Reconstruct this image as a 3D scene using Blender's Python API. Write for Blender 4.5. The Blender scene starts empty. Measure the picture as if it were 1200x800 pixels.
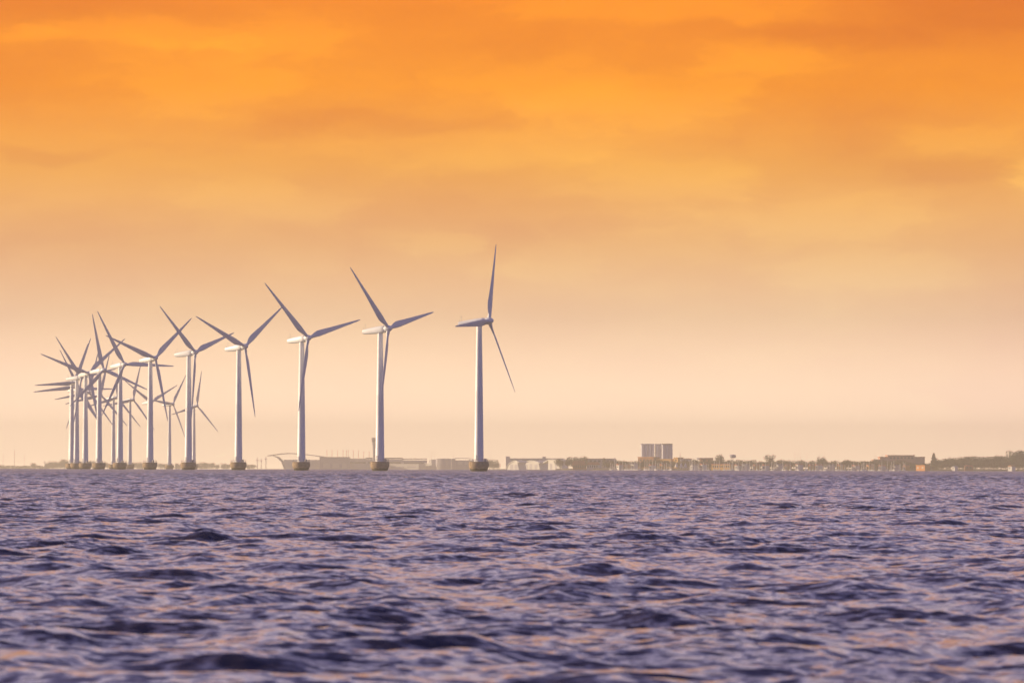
import bpy, bmesh, math, random
import numpy as np
from mathutils import Vector, Matrix

# ------------------------------------------------------------------ camera, sky, sun, exposure
sc = bpy.context.scene
COL = sc.collection
F = 6667.0              # focal length in photo pixels (200 mm on 36 mm wide film, 1200 px)
RE = 7.4e6              # effective radius of the earth (with refraction)
EYE = 2.0               # camera height above the sea
R_ = math.radians

pitch, roll = math.atan(145.5 / F), 0.0025
r0 = Vector((1, 0, 0)); u0 = Vector((0, -math.sin(pitch), math.cos(pitch))); fw = Vector((0, math.cos(pitch), math.sin(pitch)))
rr = math.cos(roll) * r0 + math.sin(roll) * u0
uu = -math.sin(roll) * r0 + math.cos(roll) * u0
cam_d = bpy.data.cameras.new('camera')
cam = bpy.data.objects.new('camera', cam_d); COL.objects.link(cam)
cam_d.sensor_width = 36.0; cam_d.lens = 200.0
cam_d.clip_start = 0.5; cam_d.clip_end = 60000
cam_d.dof.use_dof = True; cam_d.dof.focus_distance = 2600; cam_d.dof.aperture_fstop = 4.5
cam.matrix_world = Matrix(((rr.x, uu.x, -fw.x, 0), (rr.y, uu.y, -fw.y, 0), (rr.z, uu.z, -fw.z, EYE), (0, 0, 0, 1)))
sc.camera = cam

SUN_EL, SUN_AZ = R_(11), R_(-78)          # azimuth from +Y, negative = to the left
sun_dir = Vector((math.sin(SUN_AZ) * math.cos(SUN_EL), math.cos(SUN_AZ) * math.cos(SUN_EL), math.sin(SUN_EL)))
sd = bpy.data.lights.new('sun', 'SUN'); sd.energy = 5.0; sd.angle = R_(0.5); sd.color = (1.0, 0.79, 0.52)
sun = bpy.data.objects.new('sun', sd); COL.objects.link(sun)
sun.rotation_euler = sun_dir.to_track_quat('Z', 'Y').to_euler(); sun.location = (-300, 100, 120)

vs = sc.view_settings
vs.view_transform = 'Standard'; vs.look = 'None'; vs.gamma = 1.0; vs.use_curve_mapping = False; vs.exposure = 0.4
HAZE_DENSITY = 1.05e-4
HAZE_COLOR = (1.0, 0.90, 0.70)
HAZE_ANISO = 0.35

world = bpy.data.worlds.new('World'); sc.world = world; world.use_nodes = True
def sky_nodes():
    nt = world.node_tree; N = nt.nodes; L = nt.links; N.clear()
    def node(t, **k):
        n = N.new(t)
        for a, b in k.items(): setattr(n, a, b)
        return n
    def val(x, sock):
        if isinstance(x, (int, float)): sock.default_value = x
        elif isinstance(x, tuple): sock.default_value = x
        else: L.new(x, sock)
    def M(op, a, b=None, c=None, clamp=False):
        n = node('ShaderNodeMath', operation=op, use_clamp=clamp)
        val(a, n.inputs[0])
        if b is not None: val(b, n.inputs[1])
        if c is not None: val(c, n.inputs[2])
        return n.outputs[0]
    def ramp(fac, stops, interp='LINEAR'):
        n = node('ShaderNodeValToRGB'); cr = n.color_ramp; cr.interpolation = interp
        while len(cr.elements) < len(stops): cr.elements.new(0.5)
        for e, (p, c) in zip(cr.elements, stops): e.position = p; e.color = (*c, 1)
        L.new(fac, n.inputs[0]); return n.outputs[0]
    def mixc(f, a, b, mode='MIX'):
        n = node('ShaderNodeMix', data_type='RGBA', blend_type=mode)
        val(f, n.inputs[0]); val(a, n.inputs[6]); val(b, n.inputs[7]); return n.outputs[2]
    tc = node('ShaderNodeTexCoord').outputs['Generated']
    sep = node('ShaderNodeSeparateXYZ'); L.new(tc, sep.inputs[0]); X, Y, Z = sep.outputs
    az = M('MULTIPLY', M('ARCTAN2', X, Y), 57.2958)        # degrees, 0 = straight out to sea
    el = M('MULTIPLY', M('ARCSINE', Z), 57.2958)
    # soft warp of the directions so that no cloud keeps a regular outline
    cv = node('ShaderNodeCombineXYZ'); val(M('MULTIPLY', az, 0.9), cv.inputs[0]); val(M('MULTIPLY', el, 2.4), cv.inputs[1])
    wn = node('ShaderNodeTexNoise'); L.new(cv.outputs[0], wn.inputs['Vector']); wn.inputs['Scale'].default_value = 1.0; wn.inputs['Detail'].default_value = 6; wn.inputs['Roughness'].default_value = 0.55
    ws = node('ShaderNodeSeparateColor'); L.new(wn.outputs['Color'], ws.inputs[0])
    azw = M('ADD', az, M('MULTIPLY', M('SUBTRACT', ws.outputs[0], 0.5), 1.7))
    elw = M('ADD', el, M('MULTIPLY', M('SUBTRACT', ws.outputs[1], 0.5), 0.42))
    # streaky cloud deck over the whole sky
    cs = node('ShaderNodeCombineXYZ'); val(M('MULTIPLY', azw, 0.30), cs.inputs[0]); val(M('MULTIPLY', elw, 0.95), cs.inputs[1]); cs.inputs[2].default_value = 3.7
    sn = node('ShaderNodeTexNoise'); L.new(cs.outputs[0], sn.inputs['Vector']); sn.inputs['Scale'].default_value = 1.0; sn.inputs['Detail'].default_value = 5; sn.inputs['Roughness'].default_value = 0.5
    cf = node('ShaderNodeCombineXYZ'); val(M('MULTIPLY', azw, 1.0), cf.inputs[0]); val(M('MULTIPLY', elw, 2.9), cf.inputs[1]); cf.inputs[2].default_value = 9.1
    fn = node('ShaderNodeTexNoise'); L.new(cf.outputs[0], fn.inputs['Vector']); fn.inputs['Scale'].default_value = 1.0; fn.inputs['Detail'].default_value = 7; fn.inputs['Roughness'].default_value = 0.58
    fine = M('SUBTRACT', fn.outputs[0], 0.5)
    low = M('MULTIPLY', M('SUBTRACT', el, 0.3), 0.45, clamp=True)          # less cloud structure in the thick air low down
    streak = M('MULTIPLY', M('MULTIPLY_ADD', M('SUBTRACT', sn.outputs[0], 0.5), 0.55, M('MULTIPLY', fine, 0.38)), low)
    # individual clouds: azimuth, elevation, half width, half height (degrees), brightness
    px = lambda x, y, w, h, s: ((x - 600) / F * 57.2958, (545.5 - y) / F * 57.2958, w / F * 57.2958, h * 1.25 / F * 57.2958, s if s > 0 else s * .8)
    clouds = [px(150, 42, 120, 13, .40), px(20, 46, 50, 8, .25), px(240, 100, 130, 34, .26), px(350, 48, 80, 26, .30), px(700, 108, 180, 32, .34),
              px(880, 72, 90, 18, .34), px(760, 8, 190, 18, .40), px(300, 237, 110, 22, .15), px(780, 212, 120, 24, .22), px(940, 258, 140, 24, .24),
              px(515, 290, 50, 13, .20), px(1200, 213, 34, 18, .45), px(1140, 160, 70, 18, .22), px(1020, 318, 110, 22, .16), px(560, 175, 170, 22, .2), px(640, 300, 60, 20, .12),
              px(970, 42, 120, 13, -.34), px(1170, 10, 130, 34, -.42), px(400, 148, 190, 11, -.26), px(1110, 203, 90, 18, -.28), px(40, 186, 70, 8, -.24),
              px(60, 15, 190, 22, -.16), px(1000, 140, 70, 40, -.16), px(1240, 430, 150, 130, -.14), px(-40, 300, 130, 160, -.08), px(640, 260, 260, 20, -.08),
              px(860, 235, 120, 10, -.10), px(200, 280, 200, 14, -.06)]
    tot = streak
    for a0, e0, sa, se, s in clouds:
        q1 = M('MULTIPLY', M('SUBTRACT', azw, a0), 1 / sa); q2 = M('MULTIPLY', M('SUBTRACT', elw, e0), 1 / se)
        g = M('EXPONENT', M('MULTIPLY', M('ADD', M('MULTIPLY', q1, q1), M('MULTIPLY', q2, q2)), -0.8))
        edge = node('ShaderNodeMapRange', interpolation_type='SMOOTHSTEP'); L.new(M('MULTIPLY_ADD', fine, 1.3, g), edge.inputs[0])
        edge.inputs[1].default_value = 0.25; edge.inputs[2].default_value = 0.75
        tot = M('MULTIPLY_ADD', M('MULTIPLY_ADD', edge.outputs[0], 0.5, M('MULTIPLY', g, 0.5)), s, tot)
    # colour against height: t = sqrt(sin elevation)
    t = M('SQRT', M('MAXIMUM', Z, 0.0))
    S = lambda deg: math.sqrt(math.sin(R_(deg)))
    front = ramp(t, [(0.0, (1.86, 1.38, .97)), (S(.4), (1.50, 1.10, .78)), (S(.8), (1.12, .81, .57)), (S(1.5), (.715, .465, .285)), (S(2.2), (.66, .345, .14)), (S(3.0), (.68, .28, .045)),
                     (S(3.8), (.72, .21, .0)), (S(4.9), (.66, .15, .0)), (S(5.7), (.72, .42, .32)), (S(7), (.94, .73, .78)), (S(11), (.54, .46, .68)), (S(20), (.175, .16, .37)),
                     (S(40), (.05, .047, .145)), (1.0, (.045, .05, .15))])
    back = ramp(t, [(0.0, (.065, .09, .28)), (S(8), (.075, .105, .34)), (S(25), (.065, .09, .32)), (1.0, (.05, .06, .18))])
    facing = node('ShaderNodeMapRange', interpolation_type='SMOOTHSTEP'); L.new(M('MULTIPLY_ADD', X, -0.5, M('MULTIPLY', Y, 0.8)), facing.inputs[0])
    facing.inputs[1].default_value = 0.05; facing.inputs[2].default_value = 0.60
    base = mixc(facing.outputs[0], back, front)
    # brighter and darker cloud tones
    mul = node('ShaderNodeCombineXYZ')
    for i, k in enumerate((0.42, 0.80, 0.40)): val(M('MAXIMUM', M('MULTIPLY_ADD', tot, k, 1.0), 0.2), mul.inputs[i])
    vm = node('ShaderNodeVectorMath', operation='MULTIPLY'); L.new(base, vm.inputs[0]); L.new(mul.outputs[0], vm.inputs[1])
    deck = node('ShaderNodeBackground'); L.new(vm.outputs[0], deck.inputs[0]); deck.inputs[1].default_value = 1.0
    nis = node('ShaderNodeTexSky', sky_type='NISHITA', sun_disc=False); nis.sun_elevation = SUN_EL; nis.sun_rotation = SUN_AZ
    air = node('ShaderNodeBackground'); L.new(mixc(1.0, nis.outputs[0], (.20, .11, .02, 1), 'MULTIPLY'), air.inputs[0]); air.inputs[1].default_value = 0.05
    add = node('ShaderNodeAddShader'); L.new(deck.outputs[0], add.inputs[0]); L.new(air.outputs[0], add.inputs[1])
    out = node('ShaderNodeOutputWorld'); L.new(add.outputs[0], out.inputs[0])
sky_nodes()

# ------------------------------------------------------------------ helpers
def drop(x, y): return -(x * x + y * y) / (2 * RE)
def W(D): return D * (1.35 if D >= 8000 else 1.2 if D >= 7000 else 1.08)   # how far the shore really lies
def at(px, v, D):
    """point at distance D (m) for a place seen at column px, row v of the photograph"""
    return (px - 600) / F * D, EYE + (545.5 + (px - 600) * roll - v) / F * D
def w_at(dpx, D): return dpx / F * D

def material(name, col, rough=0.7, noise=0.12, scale=0.5, spec=0.3, metal=0.0, col2=None):
    m = bpy.data.materials.new(name); m.use_nodes = True
    nt = m.node_tree; b = nt.nodes['Principled BSDF']
    b.inputs['Roughness'].default_value = rough; b.inputs['Metallic'].default_value = metal
    b.inputs['Specular IOR Level'].default_value = spec
    tc = nt.nodes.new('ShaderNodeTexCoord'); n = nt.nodes.new('ShaderNodeTexNoise')
    n.inputs['Scale'].default_value = scale; n.inputs['Detail'].default_value = 5
    nt.links.new(tc.outputs['Object'], n.inputs['Vector'])
    r = nt.nodes.new('ShaderNodeValToRGB')
    lo = tuple(c * (1 - noise) for c in col); hi = col2 or tuple(min(1, c * (1 + noise)) for c in col)
    r.color_ramp.elements[0].position = .35; r.color_ramp.elements[1].position = .65
    r.color_ramp.elements[0].color = (*lo, 1); r.color_ramp.elements[1].color = (*hi, 1)
    nt.links.new(n.outputs[0], r.inputs[0]); nt.links.new(r.outputs[0], b.inputs['Base Color'])
    return m

class MB:
    """collects vertices and faces for one mesh"""
    def __init__(s): s.v = []; s.f = []
    def add(s, vs, fs):
        o = len(s.v); s.v += [tuple(p) for p in vs]; s.f += [tuple(i + o for i in q) for q in fs]; return s
    def box(s, x0, x1, y0, y1, z0, z1):
        v = [(x0, y0, z0), (x1, y0, z0), (x1, y1, z0), (x0, y1, z0), (x0, y0, z1), (x1, y0, z1), (x1, y1, z1), (x0, y1, z1)]
        return s.add(v, [(0, 3, 2, 1), (4, 5, 6, 7), (0, 1, 5, 4), (1, 2, 6, 5), (2, 3, 7, 6), (3, 0, 4, 7)])
    def lathe(s, prof, n=24, c=(0, 0, 0)):
        vs = []; fs = []
        for r, z in prof:
            for k in range(n):
                a = 2 * math.pi * k / n; vs.append((c[0] + r * math.cos(a), c[1] + r * math.sin(a), c[2] + z))
        for i in range(len(prof) - 1):
            for k in range(n):
                k2 = (k + 1) % n; fs.append((i * n + k, i * n + k2, (i + 1) * n + k2, (i + 1) * n + k))
        fs.append(tuple(reversed(range(n)))); fs.append(tuple((len(prof) - 1) * n + k for k in range(n)))
        return s.add(vs, fs)
    def tube(s, p, q, r, r2=None, n=8):
        p = Vector(p); q = Vector(q); d = (q - p).normalized(); r2 = r if r2 is None else r2
        a = d.orthogonal().normalized(); b = d.cross(a); vs = []
        for o, rad in ((p, r), (q, r2)):
            for k in range(n):
                t = 2 * math.pi * k / n; vs.append(o + (a * math.cos(t) + b * math.sin(t)) * rad)
        fs = [(k, (k + 1) % n, n + (k + 1) % n, n + k) for k in range(n)] + [tuple(reversed(range(n))), tuple(range(n, 2 * n))]
        return s.add(vs, fs)
    def loft(s, rings):
        n = len(rings[0]); vs = [p for r in rings for p in r]; fs = []
        for i in range(len(rings) - 1):
            for k in range(n):
                k2 = (k + 1) % n; fs.append((i * n + k, i * n + k2, (i + 1) * n + k2, (i + 1) * n + k))
        fs.append(tuple(reversed(range(n)))); fs.append(tuple((len(rings) - 1) * n + k for k in range(n)))
        return s.add(vs, fs)
    def prism(s, poly, y0, y1):
        """polygon in x-z pushed from y0 to y1"""
        n = len(poly); vs = [(x, y0, z) for x, z in poly] + [(x, y1, z) for x, z in poly]
        fs = [tuple(range(n)), tuple(range(2 * n - 1, n - 1, -1))] + [((k + 1) % n, k, n + k, n + (k + 1) % n) for k in range(n)]
        return s.add(vs, fs)
    def build(s, name, mat, parent=None, smooth=False, loc=None):
        me = bpy.data.meshes.new(name); me.from_pydata(s.v, [], s.f)
        bm = bmesh.new(); bm.from_mesh(me); bmesh.ops.recalc_face_normals(bm, faces=bm.faces); bm.to_mesh(me); bm.free()
        me.materials.append(mat)
        me.polygons.foreach_set('use_smooth', [smooth] * len(me.polygons))
        if smooth:
            try: me.set_sharp_from_angle(angle=R_(38))
            except Exception: pass
        o = bpy.data.objects.new(name, me); COL.objects.link(o)
        if parent: o.parent = parent
        if loc: o.location = loc
        return o
def tag(o, label=None, cat=None, group=None, kind=None):
    for k, v in (('label', label), ('category', cat), ('group', group), ('kind', kind)):
        if v: o[k] = v
    return o
def empty(name, loc, label, cat, group=None, rz=0):
    o = bpy.data.objects.new(name, None); COL.objects.link(o); o.location = loc; o.rotation_euler.z = rz; o.empty_display_size = 1
    return tag(o, label, cat, group)
def copy_tree(o, parent=None):
    kids = list(o.children); c = o.copy(); COL.objects.link(c)
    if parent: c.parent = parent
    for k in kids: copy_tree(k, c)
    return c

# ------------------------------------------------------------------ the sea
def make_water():
    rng = np.random.default_rng(11)
    fan = np.arange(-R_(7), R_(7), 0.0004)
    mid = np.arange(R_(7) + .001, R_(24), 0.0013); fan = np.concatenate([-mid[::-1], fan, mid])
    side = np.radians(np.array([24.5, 25.5, 27, 30, 36, 48, 60, 75, 90, 110, 130, 150, 165]))
    ang = np.concatenate([-side[::-1], fan, side, [np.pi]])
    rows = list(np.geomspace(3, 34, 26)); r = 34.0
    while r < 13400:
        r += 0.085 if r < 70 else (r * 0.0013 if r < 1500 else r * 0.006); rows.append(r)
    rows.append(13600.0); rad = np.array(rows)
    nr, na = len(rad), len(ang)
    A, Rr = np.meshgrid(ang, rad)
    X = (Rr * np.sin(A)).astype(np.float32); Y = (Rr * np.cos(A)).astype(np.float32)
    dA = np.gradient(ang); spac = np.maximum(np.abs(dA)[None, :] * Rr, 0.02); far = Rr
    Z = np.zeros_like(X); DX = np.zeros_like(X); DY = np.zeros_like(X)
    lam = np.geomspace(9.0, 0.24, 140)
    lp = 3.15
    for l in lam:
        l = l * rng.uniform(.97, 1.03); k = 2 * math.pi / l
        slope = 0.026 * (1.0 if l < lp else math.exp(-1.1 * (l / lp - 1) ** 2 * 2))
        if 2.0 < l < 5.0: slope *= 1.42
        if l < 1.5: slope *= 0.62
        spread = 38 + 40 * (1 - min(1, l / 3.5))
        th = R_(112) + R_(spread) * rng.normal()
        a = slope / k; kx, ky = k * math.cos(th), k * math.sin(th)
        fade = np.clip((l / spac - 3) / 3, 0, 1) * np.clip((900 * l - far) / (300 * l + 1), 0, 1)
        # wave groups: each train swells and dies along its crest
        g = 0.75 + 0.45 * np.sin((ky * X - kx * Y) * 0.11 + rng.uniform(0, 6.28)) * np.sin((kx * X + ky * Y) * 0.07 + rng.uniform(0, 6.28))
        ph = (kx * X + ky * Y + rng.uniform(0, 6.28)).astype(np.float32)
        amp = (a * fade * g).astype(np.float32)
        Z += amp * np.cos(ph); s = amp * np.sin(ph) * 1.2
        DX -= s * math.cos(th); DY -= s * math.sin(th)
    co = np.stack([X + DX, Y + DY, Z + (-(X.astype(np.float64) ** 2 + Y.astype(np.float64) ** 2) / (2 * RE)).astype(np.float32)], -1).reshape(-1, 3)
    i = np.arange(nr - 1)[:, None] * na; j = np.arange(na)[None, :]; j2 = (j + 1) % na
    q = np.stack([i + j, i + j2, i + na + j2, i + na + j], -1).reshape(-1, 4)[:, ::-1]
    # centre fan
    nv = len(co); co = np.concatenate([co, [[0, 0, 0]]]); jj = np.arange(na)
    tri = np.stack([np.full(na, nv), (jj + 1) % na, jj], -1)
    me = bpy.data.meshes.new('water')
    nl = q.size + tri.size; npol = len(q) + len(tri)
    me.vertices.add(len(co)); me.vertices.foreach_set('co', co.astype(np.float32).ravel())
    me.loops.add(nl); me.loops.foreach_set('vertex_index', np.concatenate([q.ravel(), tri.ravel()]).astype(np.int32))
    me.polygons.add(npol)
    st = np.concatenate([np.arange(len(q)) * 4, q.size + np.arange(len(tri)) * 3]).astype(np.int32)
    me.polygons.foreach_set('loop_start', st)
    me.polygons.foreach_set('use_smooth', np.ones(npol, dtype=bool))
    me.update(calc_edges=True)
    o = bpy.data.objects.new('water', me); COL.objects.link(o); o['kind'] = 'structure'
    m = bpy.data.materials.new('sea_water'); m.use_nodes = True; nt = m.node_tree; N = nt.nodes; L = nt.links
    b = N['Principled BSDF']; b.inputs['Base Color'].default_value = (.036, .028, .046, 1); b.inputs['Roughness'].default_value = .13; b.inputs['IOR'].default_value = 1.333
    geo = N.new('ShaderNodeNewGeometry')
    ln = N.new('ShaderNodeVectorMath'); ln.operation = 'LENGTH'; L.new(geo.outputs['Position'], ln.inputs[0])
    def mr(a0, a1, b0, b1):
        n = N.new('ShaderNodeMapRange'); n.interpolation_type = 'SMOOTHSTEP'; L.new(ln.outputs['Value'], n.inputs[0])
        for k, v in zip((1, 2, 3, 4), (a0, a1, b0, b1)): n.inputs[k].default_value = v
        return n.outputs[0]
    def ripple(scale, det, strength):
        mp = N.new('ShaderNodeMapping'); mp.inputs['Scale'].default_value = scale; L.new(geo.outputs['Position'], mp.inputs[0])
        n = N.new('ShaderNodeTexNoise'); n.inputs['Scale'].default_value = 1; n.inputs['Detail'].default_value = det; L.new(mp.outputs[0], n.inputs['Vector'])
        s = N.new('ShaderNodeVectorMath'); s.operation = 'SUBTRACT'; L.new(n.outputs['Color'], s.inputs[0]); s.inputs[1].default_value = (.5, .5, .5)
        k = N.new('ShaderNodeVectorMath'); k.operation = 'SCALE'; L.new(s.outputs[0], k.inputs[0]); L.new(strength, k.inputs[3])
        return k.outputs[0]
    gp = N.new('ShaderNodeTexNoise'); gp.inputs['Scale'].default_value = 1; gp.inputs['Detail'].default_value = 3
    gm = N.new('ShaderNodeMapping'); gm.inputs['Scale'].default_value = (.07, .02, 0); L.new(geo.outputs['Position'], gm.inputs[0]); L.new(gm.outputs[0], gp.inputs['Vector'])
    gust = N.new('ShaderNodeMapRange'); L.new(gp.outputs[0], gust.inputs[0]); gust.inputs[1].default_value = .35; gust.inputs[2].default_value = .65; gust.inputs[3].default_value = .6; gust.inputs[4].default_value = 1.35
    gs = N.new('ShaderNodeMath'); gs.operation = 'MULTIPLY'; L.new(gust.outputs[0], gs.inputs[0]); L.new(mr(60, 700, 1.0, .6), gs.inputs[1])
    near = ripple((4.2, 6.0, 0), 4, gs.outputs[0])
    wide = ripple((.45, .8, 0), 4, mr(200, 1100, .10, .9))
    tilt = N.new('ShaderNodeCombineXYZ'); L.new(mr(120, 1200, -0.02, -0.17), tilt.inputs[1])
    def add(a, c):
        n = N.new('ShaderNodeVectorMath'); n.operation = 'ADD'; L.new(a, n.inputs[0]); L.new(c, n.inputs[1]); return n.outputs[0]
    v = add(add(add(geo.outputs['Normal'], near), wide), tilt.outputs[0])
    nm = N.new('ShaderNodeVectorMath'); nm.operation = 'NORMALIZE'; L.new(v, nm.inputs[0])
    L.new(nm.outputs[0], b.inputs['Normal'])
    me.materials.append(m)
make_water()

# ------------------------------------------------------------------ materials
M_white = material('turbine_paint', (.86, .86, .85), .38, .03, .25, .45)
M_blade = material('blade_paint', (.72, .72, .72), .40, .03, .2, .4)
M_conc = material('brown_concrete', (.36, .26, .17), .85, .28, .7, .2)
def tide_band(m):
    nt = m.node_tree; b = nt.nodes['Principled BSDF']; src = b.inputs['Base Color'].links[0].from_socket
    tc = nt.nodes.new('ShaderNodeTexCoord'); sp = nt.nodes.new('ShaderNodeSeparateXYZ'); nt.links.new(tc.outputs['Object'], sp.inputs[0])
    n = nt.nodes.new('ShaderNodeTexNoise'); n.inputs['Scale'].default_value = .9; n.inputs['Detail'].default_value = 4; nt.links.new(tc.outputs['Object'], n.inputs['Vector'])
    ad = nt.nodes.new('ShaderNodeMath'); ad.operation = 'MULTIPLY_ADD'; nt.links.new(n.outputs[0], ad.inputs[0]); ad.inputs[1].default_value = -1.6; nt.links.new(sp.outputs[2], ad.inputs[2])
    r = nt.nodes.new('ShaderNodeMapRange'); nt.links.new(ad.outputs[0], r.inputs[0]); r.inputs[1].default_value = .1; r.inputs[2].default_value = .5; r.inputs[3].default_value = 1; r.inputs[4].default_value = 0
    mx = nt.nodes.new('ShaderNodeMix'); mx.data_type = 'RGBA'; nt.links.new(r.outputs[0], mx.inputs[0]); nt.links.new(src, mx.inputs[6]); mx.inputs[7].default_value = (.06, .055, .04, 1)
    nt.links.new(mx.outputs[2], b.inputs['Base Color'])
tide_band(M_conc)
M_pink = material('pinkish_brick', (.60, .37, .27), .8, .12, .1)
M_steel = material('galvanised_steel', (.42, .40, .38), .55, .1, 2)
M_door = material('door_paint', (.55, .56, .56), .5, .1, 2)
M_red = material('mast_red', (.55, .13, .07), .6, .1, 2)
M_pale = material('pale_cladding', (.72, .69, .64), .6, .08, .05)
M_lilac = material('grey_cladding', (.52, .49, .52), .65, .08, .05)
M_roofg = material('dark_grey_roof', (.26, .24, .26), .7, .12, .05)
M_whitew = material('white_wall', (.80, .77, .70), .6, .06, .05)
M_glass = material('window_glass', (.05, .06, .08), .15, .1, 1, .6)
M_brick = material('orange_brick', (.50, .23, .10), .8, .15, .1)
M_tile = material('red_roof_tiles', (.60, .20, .10), .8, .15, .1)
M_yellow = material('ochre_cladding', (.75, .42, .10), .7, .1, .1)
M_orange = material('orange_paint', (.80, .30, .04), .6, .1, .1)
M_silo = material('silo_concrete', (.72, .70, .74), .8, .06, .06)
M_leaf = [material('foliage_a', (.06, .07, .035), .9, .35, .6, .1), material('foliage_b', (.085, .082, .04), .9, .35, .6, .1), material('foliage_c', (.12, .105, .05), .9, .35, .6, .1)]
M_bark = material('bark', (.09, .065, .045), .9, .2, 1)
M_hull = material('hull_paint', (.78, .76, .74), .4, .05, .5)
M_mast = material('mast_aluminium', (.78, .74, .66), .4, .05, .5)
M_land = material('shore_ground', (.16, .14, .08), .95, .3, .02, .1)

# ------------------------------------------------------------------ land along the horizon
def coast(px):
    pts = [(-900, 8900), (250, 8900), (300, 8050), (560, 8050), (588, 7150), (655, 7050), (690, 6250), (2200, 6000)]
    for (a, d), (b, e) in zip(pts, pts[1:]):
        if a <= px <= b: return W(d) + (W(e) - W(d)) * (px - a) / (b - a)
    return W(pts[-1][1])
def make_land():
    m = MB(); pxs = list(range(-900, 2201, 25)); rows = []
    for dd, h in ((0, -1.2), (14, .4), (120, .9), (200, 2.6), (500, 2.8), (1500, 2.0), (None, 1.0)):
        row = []
        for p in pxs:
            D = coast(p) + dd if dd is not None else 14500
            x = (p - 600) / F * D
            row.append((x, D, drop(x, D) + h + (0.25 * math.sin(p * .7) if dd else 0)))
        rows.append(row)
    n = len(pxs); vs = [v for r in rows for v in r]
    fs = [(i * n + k, i * n + k + 1, (i + 1) * n + k + 1, (i + 1) * n + k) for i in range(len(rows) - 1) for k in range(n - 1)]
    m.add(vs, fs); tag(m.build('land', M_land, smooth=True), kind='structure')
make_land()
def ground(px, D): x = (px - 600) / F * D; return drop(x, D) + 0.9

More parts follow.
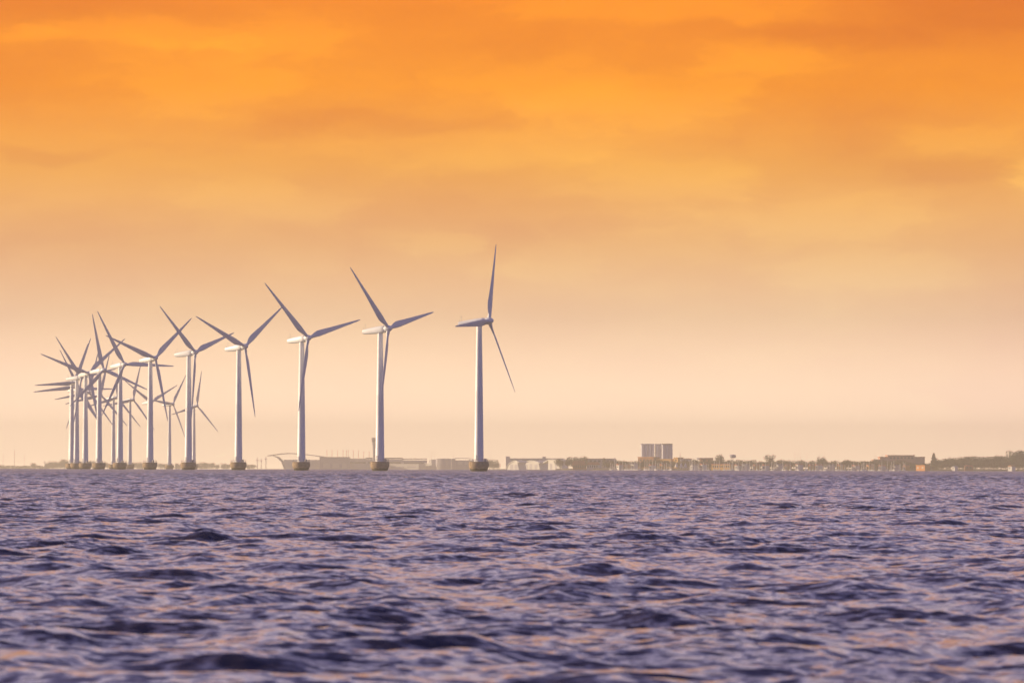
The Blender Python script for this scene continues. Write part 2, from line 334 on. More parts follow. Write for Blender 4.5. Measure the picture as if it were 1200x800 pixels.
# ------------------------------------------------------------------ wind turbines
HUB, OV, RAD, TILT = 64.0, 4.6, 37.0, R_(6)
def make_turbine():
    root = empty('wind_turbine', (0, 0, 0), 'x', 'wind turbine')
    f = MB().lathe([(2.9, -6), (3.1, -1.5), (3.35, 0.0), (3.75, .8), (4.12, 1.7), (4.32, 2.5), (4.34, 3.1), (4.2, 3.6), (4.0, 3.78), (4.22, 3.8), (4.22, 4.05), (4.1, 4.12), (2.2, 4.16)], 48)
    fo = f.build('foundation', M_conc, root, True)
    g = MB()
    for k in range(20):
        a = 2 * math.pi * k / 20; x, y = 4.0 * math.cos(a), 4.0 * math.sin(a); g.tube((x, y, 4.1), (x, y, 5.25), .05, n=6)
        a2 = 2 * math.pi * (k + 1) / 20
        for z in (4.65, 5.2): g.tube((x, y, z), (4.0 * math.cos(a2), 4.0 * math.sin(a2), z), .04, n=6)
    g.build('railing', M_steel, fo)
    b = MB().box(2.55, 3.35, -.5, .5, 4.14, 5.5); b.build('cabinet', M_steel, fo)
    t = MB().lathe([(2.12, 4.1), (2.12, 4.35), (2.02, 4.4), (1.92, 14), (1.90, 14.1), (1.62, 34), (1.63, 34.1), (1.62, 34.2), (1.3, 54), (1.18, 62.0), (1.3, 62.05), (1.3, 62.4)], 48)
    tw = t.build('tower', M_white, root, True)
    d = MB().box(-.45, .45, -2.10, -1.9, 4.7, 6.9); d.build('door', M_door, tw)
    ct, st = math.cos(TILT), math.sin(TILT)
    def tl(x, y, z): return (x * ct - z * st, y, HUB + (x + -OV) * st * 1.0 + z * ct)
    # nacelle: rounded box tapering to the tail
    rings = []
    for x, w, h, zc in ((-9.6, .75, .6, .12), (-9.4, 1.05, .95, .08), (-8.4, 1.2, 1.15, .03), (-5, 1.45, 1.42, -.02), (-1.5, 1.62, 1.62, -.06), (1.2, 1.66, 1.66, -.05), (2.3, 1.55, 1.55, 0), (2.75, 1.35, 1.35, 0)):
        ring = []
        for k in range(28):
            a = 2 * math.pi * k / 28; c, s = math.cos(a), math.sin(a)
            ring.append(tl(x, w * math.copysign(abs(c) ** .62, c), zc + h * math.copysign(abs(s) ** .62, s)))
        rings.append(ring)
    na = MB().loft(rings).build('nacelle', M_white, root, True)
    wm = MB(); p = tl(-8.2, .3, 1.1); wm.tube(p, (p[0] - .25, p[1], p[2] + 2.3), .07, .05, 6); p2 = (p[0] - .25, p[1], p[2] + 2.2)
    wm.tube((p2[0] - .5, p2[1], p2[2]), (p2[0] + .5, p2[1], p2[2]), .05, n=6); wm.tube(tl(-8.9, -.3, 1.0), (tl(-8.9, -.3, 1.0)[0], -.3, p[2] + 1.0), .06, n=6)
    wm.build('wind_sensor', M_steel, na)
    rings = []
    for x, r in ((2.8, 1.32), (3.4, 1.5), (4.6, 1.5), (5.4, 1.3), (6.1, .95), (6.5, .55), (6.62, .2)):
        rings.append([tl(x, r * math.cos(2 * math.pi * k / 24), r * math.sin(2 * math.pi * k / 24)) for k in range(24)])
    MB().loft(rings).build('hub', M_white, root, True)
    # blade along +z, rotor axis = +x, chord mostly along y
    sec = [(1.0, .80, .80, 0, 0), (2.2, .80, .80, 0, 0), (3.6, .95, .72, 14, -.1), (5.2, 1.28, .56, 15, -.3), (7.0, 1.5, .46, 13, -.42), (9, 1.48, .40, 11, -.42), (13, 1.27, .31, 8, -.33),
           (18, 1.03, .23, 6, -.24), (24, .78, .16, 4, -.16), (30, .54, .10, 3, -.08), (34, .36, .06, 2, -.03), (35.5, .22, .04, 2, 0), (36, .06, .02, 2, .03)]
    rings = []
    for z, c, th, tw_, off in sec:
        z *= RAD / 36.0; ring = []; a0 = R_(tw_ + 3)
        for k in range(20):
            a = 2 * math.pi * k / 20; y = c * math.cos(a); x = th * math.sin(a) * (1 if z < 3 else (0.62 + .38 * math.cos(a)))
            y += off
            ring.append((x * math.cos(a0) + y * math.sin(a0), -x * math.sin(a0) + y * math.cos(a0), z))
        rings.append(ring)
    bl = MB().loft(rings)
    for k in range(3): bl.build('blade', M_blade, root, True) if k == 0 else None
    b0 = root.children[-1] if root.children[-1].name.startswith('blade') else [c for c in root.children if c.name.startswith('blade')][0]
    for k in range(2):
        c = b0.copy(); COL.objects.link(c); c.parent = root
    return root
def pose(root, x, y, b, a, label):
    root.location = (x, y, drop(x, y)); root.rotation_euler.z = R_(b - 90)
    root['label'] = label; root['group'] = 'offshore wind turbines standing in the sea'
    k = 0
    for c in root.children:
        if c.name.startswith('blade'):
            T = Matrix.Translation((OV * math.cos(TILT), 0, HUB)) @ Matrix.Rotation(-TILT, 4, 'Y') @ Matrix.Rotation(R_(a + 120 * k), 4, 'X')
            c.matrix_basis = T; k += 1
turbines = [
    (-14.0, 2424, 67, 95, 'tall white wind turbine alone at the right end of the row, rotor nearly edge-on'),
    (-59.4, 2563, 55, 43, 'white wind turbine second from the right end, hiding the airport control tower behind'),
    (-101.8, 2753, 45, 45, 'white wind turbine in front of the swooping terminal roof, third from the right end'),
    (-141.8, 2952, 47, 66, 'white wind turbine fourth from the right end, two blades raised in a wide V'),
    (-176.4, 3104, 54, 48, 'white wind turbine fifth from the right end, a slim far tower just right of it'),
    (-208.2, 3275, 41, 70, 'white wind turbine sixth from the right end, blades spread in a V over clear sky'),
    (-239.2, 3473, 39, 29, 'white wind turbine with one blade level to the right, at right edge of dense cluster'),
    (-266.6, 3676, 40, 10, 'white wind turbine in the cluster with one blade pointing almost straight up'),
    (-285.4, 3808, 30, 70, 'white wind turbine in the cluster with a long blade reaching out upper left'),
    (-304.0, 3974, 52, 40, 'white wind turbine in the cluster overlapped by the tower on its right'),
    (-325.8, 4213, 40, 94, 'white wind turbine at the left edge of the cluster, upper of two level blades'),
    (-343.6, 4435, 35, 97, 'white wind turbine hidden behind leftmost tower, lower of two near level blades'),
    (-350.6, 4579, 46, 31, 'white wind turbine far back in the cluster, one blade level right, one lower left'),
    (-356.4, 4757, 42, 100, 'small far wind turbine almost wholly behind the third tower of the cluster'),
    (-358.0, 4921, 35, 103, 'small far wind turbine almost wholly behind the tower with upright blade'),
    (-356.9, 5096, 44, 104, 'small far wind turbine just left of the turbine with a level right blade'),
    (-352.4, 5250, 44, 100, 'small far wind turbine just right of the cluster edge turbine with level blade'),
    (-347.7, 5447, 42, 57, 'small far wind turbine hidden behind sixth tower from right, only blades showing'),
    (-336.9, 5600, 50, 83, 'small far wind turbine standing clear between the fifth and sixth large towers'),
    (-321.0, 5745, 45, 105, 'small slim farthest wind turbine just behind the fifth large tower, on its right')]
proto_t = make_turbine()
trees_t = [proto_t] + [copy_tree(proto_t) for _ in turbines[1:]]
for o, (x, y, b, a, lab) in zip(trees_t, turbines): pose(o, x, y, b, a, lab)

# ------------------------------------------------------------------ trees
def crown_mb(rnd, rx, rz, nleaf, lobes, size, conifer=False):
    m = MB(); L = []
    for _ in range(lobes):
        a = rnd.uniform(0, 6.28); d = rnd.uniform(.15, .62); zz = rnd.uniform(-.55, .6)
        L.append((d * math.cos(a) * rx, d * math.sin(a) * rx, zz * rz, rnd.uniform(.38, .6)))
    for i in range(nleaf):
        if conifer:
            h = rnd.random() ** 1.4; rr_ = (1 - h) * rx * rnd.uniform(.4, 1.05) * (0.75 + .25 * math.sin(h * 40)); a = rnd.uniform(0, 6.28)
            c = Vector((rr_ * math.cos(a), rr_ * math.sin(a), (h * 2 - 1) * rz))
        else:
            lx, ly, lz, lr = L[i % lobes]; v = Vector((rnd.gauss(0, 1), rnd.gauss(0, 1), rnd.gauss(0, 1))).normalized() * (rnd.random() ** .4)
            c = Vector((lx + v.x * lr * rx, ly + v.y * lr * rx, lz + v.z * lr * rz))
        n = (c.normalized() + Vector((rnd.gauss(0, .5), rnd.gauss(0, .5), rnd.gauss(0, .5)))).normalized()
        t = n.orthogonal().normalized(); bt = n.cross(t); s = size * rnd.uniform(.6, 1.3)
        ang = rnd.uniform(0, 3.14); t, bt = t * math.cos(ang) + bt * math.sin(ang), bt * math.cos(ang) - t * math.sin(ang)
        m.add([c - t * s, c - bt * s * .7, c + t * s, c + bt * s * .7], [(0, 1, 2, 3)])
    return m
def make_tree(name, seed, h, rx, mat, conifer=False):
    rnd = random.Random(seed); root = empty(name, (0, 0, -200), 'x', 'tree')
    tr = MB(); tr.tube((0, 0, -1), (0, 0, h * .55), h * .028, h * .012)
    for k in range(6):
        a = rnd.uniform(0, 6.28); z = h * rnd.uniform(.25, .5); tr.tube((0, 0, z), (math.cos(a) * rx * .55, math.sin(a) * rx * .55, z + h * .25), h * .01, h * .004, 6)
    tr.build('trunk', M_bark, root)
    rz = h * (.47 if conifer else .48)
    c = crown_mb(rnd, rx, rz, 900, 11, h * .042, conifer).build('crown', mat, root); c.location.z = h - rz
    return root
protos = [make_tree('broadleaf_tree', 1, 10, 5.2, M_leaf[0]), make_tree('broadleaf_tree', 2, 10, 4.3, M_leaf[1]), make_tree('broadleaf_tree', 3, 10, 6.3, M_leaf[0]), make_tree('broadleaf_tree', 4, 10, 5.6, M_leaf[2]),
          make_tree('conifer_tree', 5, 10, 2.5, M_leaf[0], True)]
used = [False] * len(protos)
def tree(px, vtop, D, kind, label, group=None, wide=1.0):
    D = W(D)
    x, zt = at(px, vtop, D); g = ground(px, D) - .3
    o = copy_tree(protos[kind]) if used[kind] else protos[kind]; used[kind] = True
    s = max(.2, (zt - g) / 10.0); o.location = (x, D, g); o.scale = (s * wide, s * wide, s); o.rotation_euler.z = (px * 1.7) % 6.28
    o['label'] = label
    if group: o['group'] = group
    return o
rnd = random.Random(5)
# far left shore
px = -6.0
while px < 60:
    tree(px, 544.6 + rnd.uniform(-.8, .8), 8990 + rnd.uniform(0, 200), rnd.choice((0, 1, 3)), 'low hazy tree on the flat shore at the far left', 'low trees on the far left shore', 1.5); px += 4.2
tree(39.5, 541.0, 8960, 1, 'single taller hazy tree standing up from the low far left shore')
for p, v, k, w in ((57, 541, 2, 1.2), (62, 539.3, 0, 1.1), (66, 541.5, 3, 1.2), (71, 539.5, 2, 1.1), (76, 537.3, 0, 1.1), (80, 538, 3, 1.0)):
    tree(p, v, 8990, k, 'hazy rounded tree in the clump left of the turbine cluster', 'trees in the hazy clump left of the turbines', w)
for p, v, k in ((106, 538.5, 2), (110, 540, 0), (123, 541, 3), (127, 542, 1), (147, 541, 0), (157, 540.3, 2), (163, 540.6, 0), (167, 542, 3), (189, 541.5, 2), (194, 542.5, 1), (207, 542, 0), (212, 543, 3), (231, 541.5, 2), (237, 540.6, 0), (243, 540.8, 2), (249, 541.5, 3), (255, 543, 1), (262, 542, 0), (267, 542.6, 2), (291, 543.5, 3), (296, 543, 2)):
    tree(p, v, 9000 + (p * 37) % 160, k, 'hazy tree on the shore showing between the turbine towers', 'hazy trees seen between the turbine towers', 1.15)
# middle
for p, v, k in ((574, 538, 1), (579, 537.5, 0), (583, 541, 3)):
    tree(p, v, 7900, k, 'pale hazy tree between the right end turbine and the white halls', 'hazy trees beside the right end turbine')
for p, v, k, w, lab in ((657, 535.2, 2, .8, 'dark low tree peeping above the right end of the white halls'), (666, 534.6, 1, .9, 'dark tree left half of the dark pair beside the red roofed houses'),
                        (672, 534, 0, .9, 'dark tree right half of the dark pair beside the red roofed houses'), (682, 533.4, 2, .7, 'dark tree rising behind the red roof of the nearest terrace house'), (686.5, 533.8, 3, .6, 'narrow dark tree rising behind the gap of the two terrace houses')):
    tree(p, v, 6620 if p < 676 else 6900, k, lab, None, w)
tree(708.5, 534.8, 6800, 1, 'small tree top above the flat grey building behind the houses', None, .5)
tree(813, 536.5, 6500, 2, 'dark low tree beside the reddish roof right of the silos', None, .8)
tree(842.5, 531.6, 6420, 0, 'dark round tree left of the water tower', None, .85)
tree(902.5, 531.6, 6420, 0, 'dark round tree standing above the marina, right of the water tower', None, .8)
tree(962.5, 533.4, 6420, 1, 'dark round tree above the marina between two groups of tall masts', None, .95)
tree(991.5, 537, 6420, 2, 'low domed tree above the right end of the marina', None, 1.0)
for p, v, k in ((1009, 540, 0), (1014, 538.5, 2), (1020, 539.5, 1), (1026, 537.5, 3)):
    tree(p, v, 6400, k, 'olive tree left of the long brick hall on the right shore', 'olive trees left of the brick hall')
px = 712.0
while px < 1092:
    tree(px, 538.6 + rnd.uniform(-1.1, 1.2) + (3 if 1066 < px < 1092 else 0), 6330 + rnd.uniform(0, 50), rnd.choice((3, 3, 1, 2)), 'low olive tree in the continuous belt behind the moored sailboats', 'olive tree belt behind the marina', 1.25); px += 6.5
tree(1094.5, 530.8, 6380, 4, 'pointed dark conifer at the left end of the right hand wood', None, 1.7)
px = 1099.0
while px < 1290:
    top = 534.5 if px < 1120 else (533.2 if px < 1168 else (531.5 if px < 1186 else 526.5))
    if px < 1106: top = 537
    tree(px, top + rnd.uniform(-.5, 1.2), 6330 + rnd.uniform(0, 90), rnd.choice((0, 0, 2, 1)), 'dark broadleaf tree in the dense wood on the right shore', 'dark trees of the wood on the right shore', 1.0); px += 5.0
px = 1098.0
while px < 1290:
    tree(px, 540.5 + rnd.uniform(-1.5, 1.5), 6240 + rnd.uniform(0, 40), rnd.choice((3, 1, 2)), 'low olive bushy tree along the water edge below the wood', 'olive bushes below the wood', 1.3); px += 7.5

# ------------------------------------------------------------------ buildings
def building(name, label, cat, D, depth, walls, roof=None, windows=(), wall_mat=None, roof_mat=None, win_mat=None, group=None, extra=(), rz=0):
    """walls: (px0, px1, vtop) blocks; roof: polygon list in photo columns/rows; windows: (px0,px1,vtop,vbot)"""
    D = W(D)
    pc = sum(w[0] + w[1] for w in walls) / (2 * len(walls)); g = ground(pc, D); cx = (pc - 600) / F * D
    root = empty(name, (cx, D, g), label, cat, group, R_(rz))
    P = lambda p, v: (at(p, v, D)[0] - cx, at(p, v, D)[1] - g)
    m = MB()
    for i, (a, b, v) in enumerate(walls):
        x0, z1 = P(a, v); x1, _ = P(b, v); m.box(x0, x1, .02 * i, depth - .02 * i, -1.5, z1)
    m.build('wall', wall_mat or M_pale, root)
    if roof:
        for poly in roof: MB().prism([P(*q) for q in poly], -.8, depth + .8).build('roof', roof_mat or M_roofg, root)
    for (a, b, v0, v1) in windows:
        x0, z1 = P(a, v0); x1, z0 = P(b, v1)
        w = MB().box(x0, x1, -.12, -.015, z0, z1).build('window', win_mat or M_glass, root)
    for (nm, mat, a, b, v0, v1, y0, y1) in extra:
        x0, z1 = P(a, v0); x1, z0 = P(b, v1); MB().box(x0, x1, y0, y1, z0, z1).build(nm, mat, root)
    return root
def slab(a, b, v, t=.8): return [(a, v), (b, v), (b, v + t), (a, v + t)]

# airport
curve = [(313.5, 533.4), (320, 532.6), (328, 531.3), (337, 530.6), (347, 530.9), (358, 531.9), (370, 533.3), (384, 535.4)]
building('terminal_hall', 'white airport hall with a long swooping roof ending in a thin tip', 'building', 8150, 60,
         [(333, 376, 538.5)], [curve + [(a, v + .9) for a, v in reversed(curve)], [(319, 533.6), (325, 536), (330, 541), (333, 549), (335, 549), (332, 540.5), (326.5, 535.2)]],
         [(338, 345, 541, 547), (346, 352, 541, 547), (354, 360, 541, 547), (362, 368, 541, 547), (369, 374, 541, 547)], M_whitew, M_lilac, M_pale)
building('cargo_building', 'large plain grey hangar block between swooping hall and control tower', 'building', 8120, 90, [(375, 409, 535.8)], [slab(374.6, 409.4, 535.2, .7)],
         [(379, 387, 543, 548), (390, 398, 543, 548), (401, 407, 543, 548)], M_lilac, M_roofg, M_pale)
building('airport_terminal', 'long low airport terminal with stepped dark roofs below the control tower', 'building', 8200, 80,
         [(407, 432, 538), (430, 472, 538), (472, 500, 539)], [slab(406, 431, 536.9, .9), slab(429, 471.5, 536, 1.6), slab(471.5, 500, 537, 1.0)],
         [(410, 429, 541, 543), (432, 438, 541, 543), (450, 470, 541, 543), (474, 497, 541.5, 543)], M_pale, M_roofg, M_glass)
building('low_pier_building', 'low cream building with a pale roof line in front of the terminal', 'building', 8120, 25, [(456, 498, 544), (425, 436, 545)], [slab(455, 499, 543.2, .8), slab(424.5, 436.5, 544.4, .6)],
         [(459, 466, 546, 548), (470, 478, 546, 548), (482, 494, 546, 548)], M_whitew, M_whitew, M_lilac, rz=-32)
building('stepped_building', 'small stepped cream building touching the left of the round tank', 'building', 8110, 20, [(496, 507.5, 543), (503, 507, 538.2)], [slab(495.8, 502.7, 542.5, .5)], [(498, 501, 545, 547.5)], M_whitew, M_whitew, M_lilac, rz=-45)
building('flat_warehouse', 'pale flat warehouse between round tank and right end turbine', 'building', 8120, 40, [(529.5, 534, 537.8), (534.2, 572, 539)], [slab(529.3, 534.1, 537.3, .5), slab(534.2, 552, 536.4, .7), slab(554, 572.4, 538.4, .6)], [(537, 542, 541, 544), (545, 550, 541, 544), (563, 569, 542, 545)], M_lilac, M_pale, M_pale)
# round tank
D = W(8080); x, zt = at(520, 537.6, D); g = ground(520, D); R = w_at(9.2, D)
t = empty('storage_tank', (x, D + R, g), 'round grey storage tank among the low airport buildings', 'tank')
MB().lathe([(R, -1.5), (R, (zt - g) * .5), (R * 1.006, (zt - g) * .51), (R, (zt - g) * .52), (R, zt - g)], 48).build('shell', M_lilac, t, True)
MB().lathe([(R * 1.02, zt - g + .02), (R * 1.02, zt - g + .35), (R * .5, zt - g + .9), (.5, zt - g + 1.1)], 48).build('roof', M_pale, t, True)
MB().tube((-R * .72, -R * .72, 0), (-R * .72, -R * .72, zt - g + 1.0), .3).build('ladder', M_steel, t)
# control tower
D = W(8060); x, zt = at(438.6, 512.6, D); g = ground(438.6, D); h = zt - g
t = empty('control_tower', (x, D, g), 'slender flared airport control tower half behind second turbine', 'control tower')
MB().lathe([(2.6, -1.5), (2.3, h * .45), (2.5, h * .62), (3.5, h * .78), (4.1, h * .86)], 24).build('shaft', M_lilac, t, True)
MB().lathe([(4.15, h * .862), (4.7, h * .95)], 24).build('cab_glass', M_glass, t, True)
MB().lathe([(4.9, h * .952), (4.9, h * .99), (3.5, h)], 24).build('roof', M_roofg, t, True)
MB().tube((0, 0, h), (0, 0, h + 3), .2, .1).build('antenna', M_steel, t)
# apron masts
def mast(name, px, v, D, r, mat, label, group, head=0):
    r *= W(D) / D; D = W(D)
    x, zt = at(px, v, D); g = ground(px, D); root = empty(name, (x, D, g), label, 'mast', group)
    MB().tube((0, 0, -1), (0, 0, zt - g), r, r * .7).build('pole', mat, root)
    if head: MB().box(-head, head, -.5, .5, zt - g - .1, zt - g + .8).build('lamp_head', mat, root)
    else: MB().tube((-r * 3, 0, (zt - g) * .8), (r * 3, 0, (zt - g) * .8), r * .6).build('spreader', mat, root)
    return root
for p in (383.4, 389.5, 396, 402.4, 406.5, 408.5, 414.5, 420.5, 426.6, 433):
    mast('light_mast', p, 528 if p not in (426.6, 433) else 529.5, 8230, .38, M_red, 'slim reddish floodlight mast in the row left of the control tower', 'reddish floodlight masts at the airport', .9)
for p, v, lab in ((17.5, 527.5, 'tall thin radio mast on the flat far left shore'), (4, 531, 'thin hazy mast near the left end of the far shore'), (29, 532, 'thin hazy mast right of the tall radio mast')):
    mast('radio_mast', p, v, 8980, .42 if p == 17.5 else .2, M_steel, lab, None)
for p, v, lab in ((53, 539.5, 'short thick mast left of the hazy tree clump'), (302, 536, 'thick grey mast just right of the fourth turbine'), (312, 534.5, 'taller grey mast near the tip of the swooping roof'), (306.5, 537, 'thin middle mast between two thicker masts near the swooping roof')):
    mast('harbour_mast', p, v, 8950, .7, M_lilac, lab, None)
for p, v in ((506, 528.5), (509, 527.5), (532, 528), (553.5, 535), (487, 532), (575, 531)):
    mast('thin_mast', p, v, 8200, .16, M_steel, 'hair thin mast rising above the low airport buildings', 'thin masts over the airport buildings')

# white halls
def hall(label, D, depth, outline, wall_px, vwall, wall_mat, roof_mat, doors):
    D = W(D); pc = (wall_px[0] + wall_px[1]) / 2; g = ground(pc, D); cx = (pc - 600) / F * D
    root = empty('curved_hall', (cx, D, g), label, 'hall', None, R_(-55)); root.scale.x = 1.3; depth = 14
    P = lambda p, v: (at(p, v, D)[0] - cx, at(p, v, D)[1] - g)
    inner = [(p, v + .9) for p, v in outline]
    MB().prism([P(*q) for q in outline] + [P(*q) for q in reversed(inner)], -1.2, depth + 1).build('roof', roof_mat, root)
    x0 = P(wall_px[0], 549)[0]; x1 = P(wall_px[1], 549)[0]
    core = [(p, v + .95) for p, v in outline if wall_px[0] <= p <= wall_px[1]]
    MB().prism([(x0, -1.5)] + [P(*q) for q in core] + [(x1, -1.5)], 0, depth).build('wall', wall_mat, root)
    for a, b, v in doors:
        xa, z1 = P(a, v); xb, _ = P(b, v); MB().box(xa, xb, -.14, -.02, .1, z1).build('door', M_lilac, root)
hall('white rounded hall at left of three, its curved roof reaching the ground', 7180, 50, [(591.5, 549), (592.5, 546), (595, 543.3), (599, 541), (604, 539.3), (608, 539.6), (612, 541.2)], (592.5, 611), 0, M_whitew, M_whitew, [(597, 602, 544), (604, 609, 544)])
hall('pale lilac low-arched hall in the middle of the three halls', 7220, 50, [(610.5, 541.5), (615, 540.2), (621, 539.3), (628, 539.6), (634, 541), (637, 542)], (611, 636.5), 0, M_pale, M_pale, [(613, 617, 544), (620, 624, 543.5), (628, 632, 544)])
hall('bright white hall at right of three, with a roof sweeping up to the right', 7140, 40, [(632.5, 541.8), (636, 540.2), (640, 538.4), (648, 538), (655, 538.3), (662.5, 539.4)], (640, 662), 0, M_whitew, M_whitew, [(643, 646, 543), (651, 654, 543), (657.5, 661, 542)])
building('long_building', 'long dark grey building rising behind the three white halls', 'building', 7400, 60, [(594, 662, 537.4), (593.3, 598, 534.5), (636, 640, 534.8)], [slab(598.2, 635.8, 536.8, .6), slab(640.2, 662, 536.8, .6)], [(600, 608, 538.5, 540), (612, 620, 538.5, 540), (624, 632, 538.5, 540)], M_pale, M_lilac, M_glass)
# red roofed houses
for a, b, lab in ((671.5, 687.5, 'red tiled terrace house beside the dark trees, left of two'), (688, 703.5, 'red tiled terrace house with lower roof, right of two')):
    v = 539.6 if a < 680 else 541
    building('terrace_house', lab, 'house', 6500, 14, [(a, b, 544)], [[(a - .4, 544.4), (a + 2, v), (b - 2, v), (b + .4, 544.4)]], [(a + .8 + 2.6 * k, a + 2.2 + 2.6 * k, 545.2, 547.6) for k in range(6 if a < 680 else 5)], M_pale if a > 680 else M_brick, M_tile, M_glass)
building('flat_grey_building', 'flat grey building behind the red roofed houses', 'building', 6900, 30, [(688, 722, 537.6)], [slab(687.6, 722.4, 537, .6)], [(691 + 5 * k, 694 + 5 * k, 539, 541) for k in range(6)], M_lilac, M_roofg, M_glass)
mast('flag_pole', 720.6, 535, 6240, .33, M_whitew, 'single bright white pole at the left end of the marina', None)
# silos
def silo_block(a, b, v, D, label, mat, ribs):
    D = W(D); pc = (a + b) / 2; g = ground(pc, D); cx = (pc - 600) / F * D; hw = w_at((b - a) / 2, D); zt = at(pc, v, D)[1] - g
    root = empty('silo', (cx, D, g), label, 'silo')
    m = MB(); m.box(-hw, hw, 0, 22, -1.5, zt); m.build('shell', mat, root)
    for k in range(ribs):
        x = -hw + (k + .5) * 2 * hw / ribs
        MB().lathe([(hw / ribs * .93, -1.5), (hw / ribs * .93, zt - .8)], 16, (x, 0, 0)).build('cell', mat, root, True)
    MB().box(-hw - .25, hw + .25, -hw / ribs - .4, 22.2, zt + .02, zt + .9).build('roof', M_roofg if ribs == 3 else M_silo, root)
silo_block(751.6, 767.2, 520.6, 6900, 'grey concrete silo block at left of three, widest and plain', M_silo, 4)
silo_block(768.6, 775.6, 520.6, 6900, 'narrow grey silo block in the middle of three', M_silo, 2)
silo_block(776, 788.4, 520.4, 6880, 'grey silo block at right of three', M_silo, 3)
building('brick_annex', 'orange brick building at the foot of the left silo block', 'building', 6840, 16, [(746.4, 767.6, 535.8)], [slab(746, 768, 535.2, .6)], [(749 + 4.5 * k, 751.6 + 4.5 * k, 538, 540) for k in range(4)], M_brick, M_orange, M_glass, rz=-32)
building('ochre_annex', 'ochre building at the foot of the middle and right silo blocks', 'building', 6830, 16, [(768.4, 788, 538)], [slab(768, 788.4, 537.4, .6)], [(771 + 4 * k, 773 + 4 * k, 539.6, 541) for k in range(4)], M_yellow, M_yellow, M_glass, rz=-32)
building('yellow_tower', 'bright yellow square building right of the silos', 'building', 6820, 10, [(788.8, 795.6, 536.2)], [slab(788.4, 796, 535.6, .6)], [(791, 793.5, 538, 540)], M_yellow, M_yellow, M_glass, rz=-45)
building('reddish_house', 'house with flat reddish roof right of the yellow building', 'house', 6700, 12, [(798, 811, 537.6)], [slab(797.6, 811.4, 536.9, .7)], [(800, 802.5, 539, 541), (804, 806.5, 539, 541)], M_whitew, M_tile, M_glass)
building('white_gable_house', 'white house with a steep slope falling right, beside the low dark tree', 'house', 6690, 12, [(815.5, 822, 540)], [[(814, 536.6), (816, 536.4), (823.5, 540.4), (814, 540.4)]], [(817, 819, 542, 544)], M_whitew, M_whitew, M_glass, rz=-45)
building('brown_hall', 'brown flat hall left of the dark round tree', 'building', 6680, 20, [(821, 836, 536.8)], [slab(820.6, 836.4, 536.2, .6)], [(824, 827, 538.5, 540.5), (830, 833, 538.5, 540.5)], M_brick, M_roofg, M_glass)
# aerial on lattice right of yellow building
mast('roof_mast', 797.5, 529.5, 6700, .3, M_steel, 'short mast with crossbar right of the silos', None)
# white tents
for p, lab in ((793, 'small white peaked tent at the water, left of three'), (798.5, 'small white peaked tent at the water, middle of three'), (803.5, 'small white peaked tent at the water, right of three')):
    D = W(6180); x, zt = at(p, 542, D); g = ground(p, D); t = empty('tent', (x, D, g), lab, 'tent')
    MB().lathe([(2.3, zt - g - 5), (1.2, zt - g - 2.3), (.25, zt - g)], 12).build('canopy', M_whitew, t, True)
    for sx in (-1, 1):
        for sy in (-1, 1): MB().tube((sx * 1.5, sy * 1.5, -.5), (sx * 1.5, sy * 1.5, zt - g - 4.9), .12).build('pole', M_steel, t)
# water tower
D = W(6600); x, zt = at(859, 532.4, D); g = ground(859, D); h = zt - g
t = empty('water_tower', (x, D, g), 'grey water tower with a wide tank above the marina', 'water tower')
MB().lathe([(1.6, h - 4.4), (3.6, h - 4.0), (4.0, h - 3), (4.0, h - .6), (3.0, h - .1), (.6, h)], 24).build('tank', M_lilac, t, True)
for k in range(4):
    a = R_(45 + 90 * k); MB().tube((2.2 * math.cos(a), 2.2 * math.sin(a), -1), (1.5 * math.cos(a), 1.5 * math.sin(a), h - 4.1), .22).build('leg', M_pale, t)
building('peach_building', 'long peach building with many windows behind the marina masts', 'building', 6270, 14, [(832.5, 857.5, 544)], [slab(832.1, 857.9, 543.3, .7)], [(834 + 3.0 * k, 835.6 + 3.0 * k, 545.2, 547.4) for k in range(8)], M_yellow, M_tile, M_glass, rz=-32)
building('brick_hall', 'long brick hall with raised middle storey on the right shore', 'building', 6520, 40, [(1040.5, 1072, 533.6), (1031.5, 1040.5, 535.6), (1072, 1084, 535.6), (1024, 1031.5, 538)], [slab(1040, 1072.5, 533, .6), slab(1031, 1039.9, 535, .6), slab(1072.6, 1084.4, 535, .6)],
         [(1043 + 4.2 * k, 1045.5 + 4.2 * k, 535.4, 537.2) for k in range(7)], M_pink, M_tile, M_glass)
building('orange_boathouse', 'bright orange boathouse at the water below the brick hall', 'boathouse', 6180, 9, [(1072, 1085.8, 545.4)], [slab(1071.6, 1086.2, 544.7, .7)], [(1074, 1076, 547, 548.6), (1081, 1083.4, 547, 548.6)], M_orange, M_orange, M_whitew, rz=-45)
building('white_hut', 'tiny white hut at the water edge below the dark wood', 'hut', 6170, 5, [(1115, 1120, 547.2)], [[(1114.6, 547.4), (1117.5, 546), (1120.4, 547.4)]], [(1116.5, 1117.6, 548, 549)], M_whitew, M_whitew, M_glass, rz=-45)
building('pink_hut', 'pinkish brick hut at the water edge, middle of the wood', 'hut', 6170, 6, [(1131, 1141, 545.8)], [[(1130.5, 546), (1133, 544.4), (1139, 544.4), (1141.5, 546)]], [(1133, 1134.5, 547, 548.4), (1137, 1138.5, 547, 548.4)], M_brick, M_tile, M_glass)
building('cream_hut', 'sunlit cream hut at the water edge near the right end of the wood', 'hut', 6170, 6, [(1180.5, 1187, 546)], [[(1180, 546.2), (1183.5, 544.6), (1187.5, 546.2)]], [(1182, 1183.4, 547.4, 549)], M_whitew, M_brick, M_glass, rz=-45)

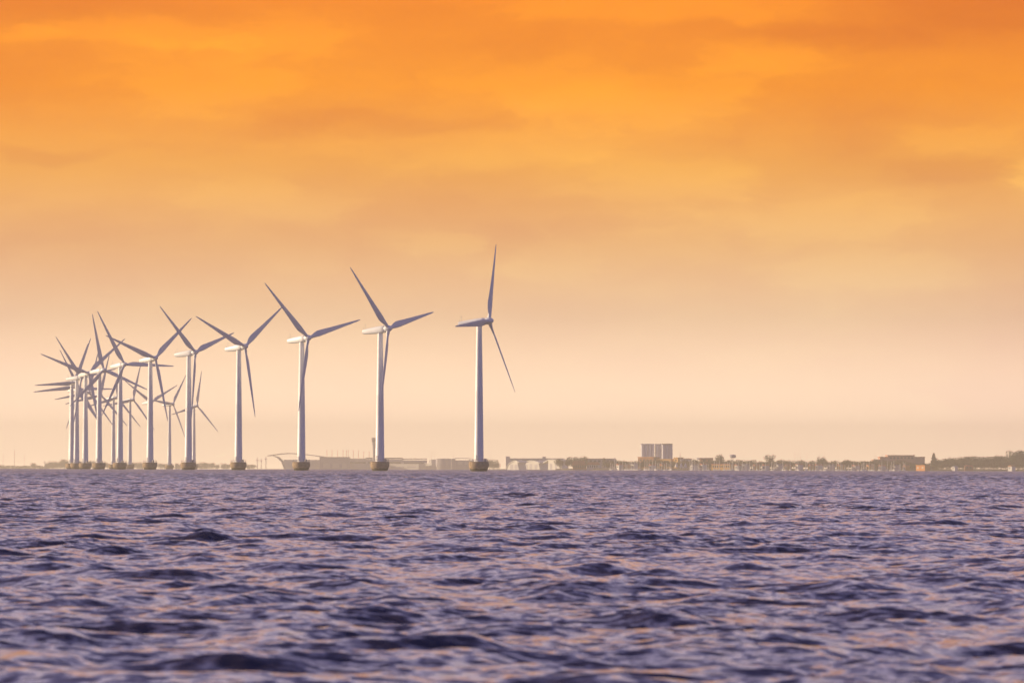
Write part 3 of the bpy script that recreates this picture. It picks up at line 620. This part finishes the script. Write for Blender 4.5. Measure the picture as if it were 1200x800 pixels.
# small sheds along the quay
quay = [(724, 5, 544.5, 0), (733, 4, 545.5, 1), (741, 5.5, 543.6, 2), (762, 6, 545, 0), (775, 5, 544.6, 1), (811, 6, 545, 2), (822, 5, 544.2, 0), (863, 5, 545.2, 0), (871, 6, 544.4, 2), (884, 5, 545, 1), (895, 6, 545.3, 0),
        (911, 5, 544.6, 2), (921, 6, 545.4, 1), (934, 6, 544.4, 0), (949, 5, 545.2, 1), (957, 5, 544.8, 0), (972, 6, 545.4, 2), (983, 5, 545, 1), (1001, 6, 545.6, 0), (1017, 6, 545.4, 1), (1031, 6, 545.8, 0), (1048, 5, 546, 2), (1060, 5, 546, 1)]
kinds = [('small cream shed behind the moored sailboats', 'cream sheds along the quay', M_whitew, M_tile), ('small ochre shed behind the moored sailboats', 'ochre sheds along the quay', M_yellow, M_tile),
         ('small grey shed behind the moored sailboats', 'grey sheds along the quay', M_pale, M_roofg)]
for p, w, v, k in quay:
    lab, grp, wm_, rm_ = kinds[k]
    building('boat_shed', lab, 'shed', 6215, 7, [(p - w / 2, p + w / 2, v)], [[(p - w / 2 - .4, v + .1), (p, v - 1.5), (p + w / 2 + .4, v + .1)]], [(p - w / 4, p + w / 4, v + 1.6, v + 3.4)], wm_, rm_, M_glass, grp, rz=-45 - (p * 7) % 20)

# ------------------------------------------------------------------ marina
def make_sailboat():
    root = empty('sailboat', (0, 0, 0), 'x', 'sailboat')
    rings = []
    for y, w in ((-4.6, .75), (-3, 1.25), (0, 1.5), (2.5, 1.1), (4.2, .35), (4.8, .05)):
        rings.append([(-w, y, 1.25), (-w * .9, y, .5), (-w * .45, y, -.25), (w * .45, y, -.25), (w * .9, y, .5), (w, y, 1.25)])
    MB().loft(rings).build('hull', M_hull, root, True)
    MB().box(-.9, .9, -2, 1.6, 1.26, 1.8).build('cabin', M_whitew, root)
    MB().tube((0, .8, 1.2), (0, .8, 12), .34, .24, 8).build('mast', M_mast, root)
    MB().tube((0, .8, 2.6), (0, -3.6, 2.6), .22, .18, 8).build('boom', M_door, root)
    return root
boat0 = make_sailboat(); first = True
px = 716.0; n = 0
while px < 1068:
    if not (788 < px < 808):
        b = boat0 if first else copy_tree(boat0); first = False
        D = W(5975 + rnd.uniform(0, 110) + (110 if px < 760 else 0)); x = (px - 600) / F * D
        b.location = (x, D, drop(x, D) + .1); b.rotation_euler.z = rnd.choice((0, math.pi)) + rnd.uniform(-.15, .15)
        s = rnd.uniform(.55, 1.05); b.scale = (1, 1, s)
        b['label'] = 'moored white sailboat with bare mast in the long marina row'; b['group'] = 'sailboats moored in the marina'; n += 1
    px += rnd.choice((1.6, 2.4, 3, 3.6, 6.5)) * rnd.uniform(.8, 1.2)
for p, v in ((931.8, 528.5), (935.3, 529), (938.6, 530), (946, 530.5), (961, 530), (966, 530), (1025.5, 530), (1034, 531), (1047, 531)):
    mast('ship_mast', p, v, 6260, .11, M_steel, 'tall hair thin mast rising high above the marina and trees', 'tall thin masts above the marina')

# ------------------------------------------------------------------ haze
def make_haze():
    o = MB().box(-14800, 14800, -14800, 14900, -46, 107).build('haze', bpy.data.materials.new('haze_air')); tag(o, kind='stuff')
    m = o.data.materials[0]; m.use_nodes = True; nt = m.node_tree; nt.nodes.clear()
    out = nt.nodes.new('ShaderNodeOutputMaterial'); v = nt.nodes.new('ShaderNodeVolumePrincipled')
    v.inputs['Color'].default_value = (*HAZE_COLOR, 1); v.inputs['Density'].default_value = HAZE_DENSITY; v.inputs['Anisotropy'].default_value = HAZE_ANISO
    nt.links.new(v.outputs[0], out.inputs['Volume'])
    o.display_type = 'WIRE'
make_haze()
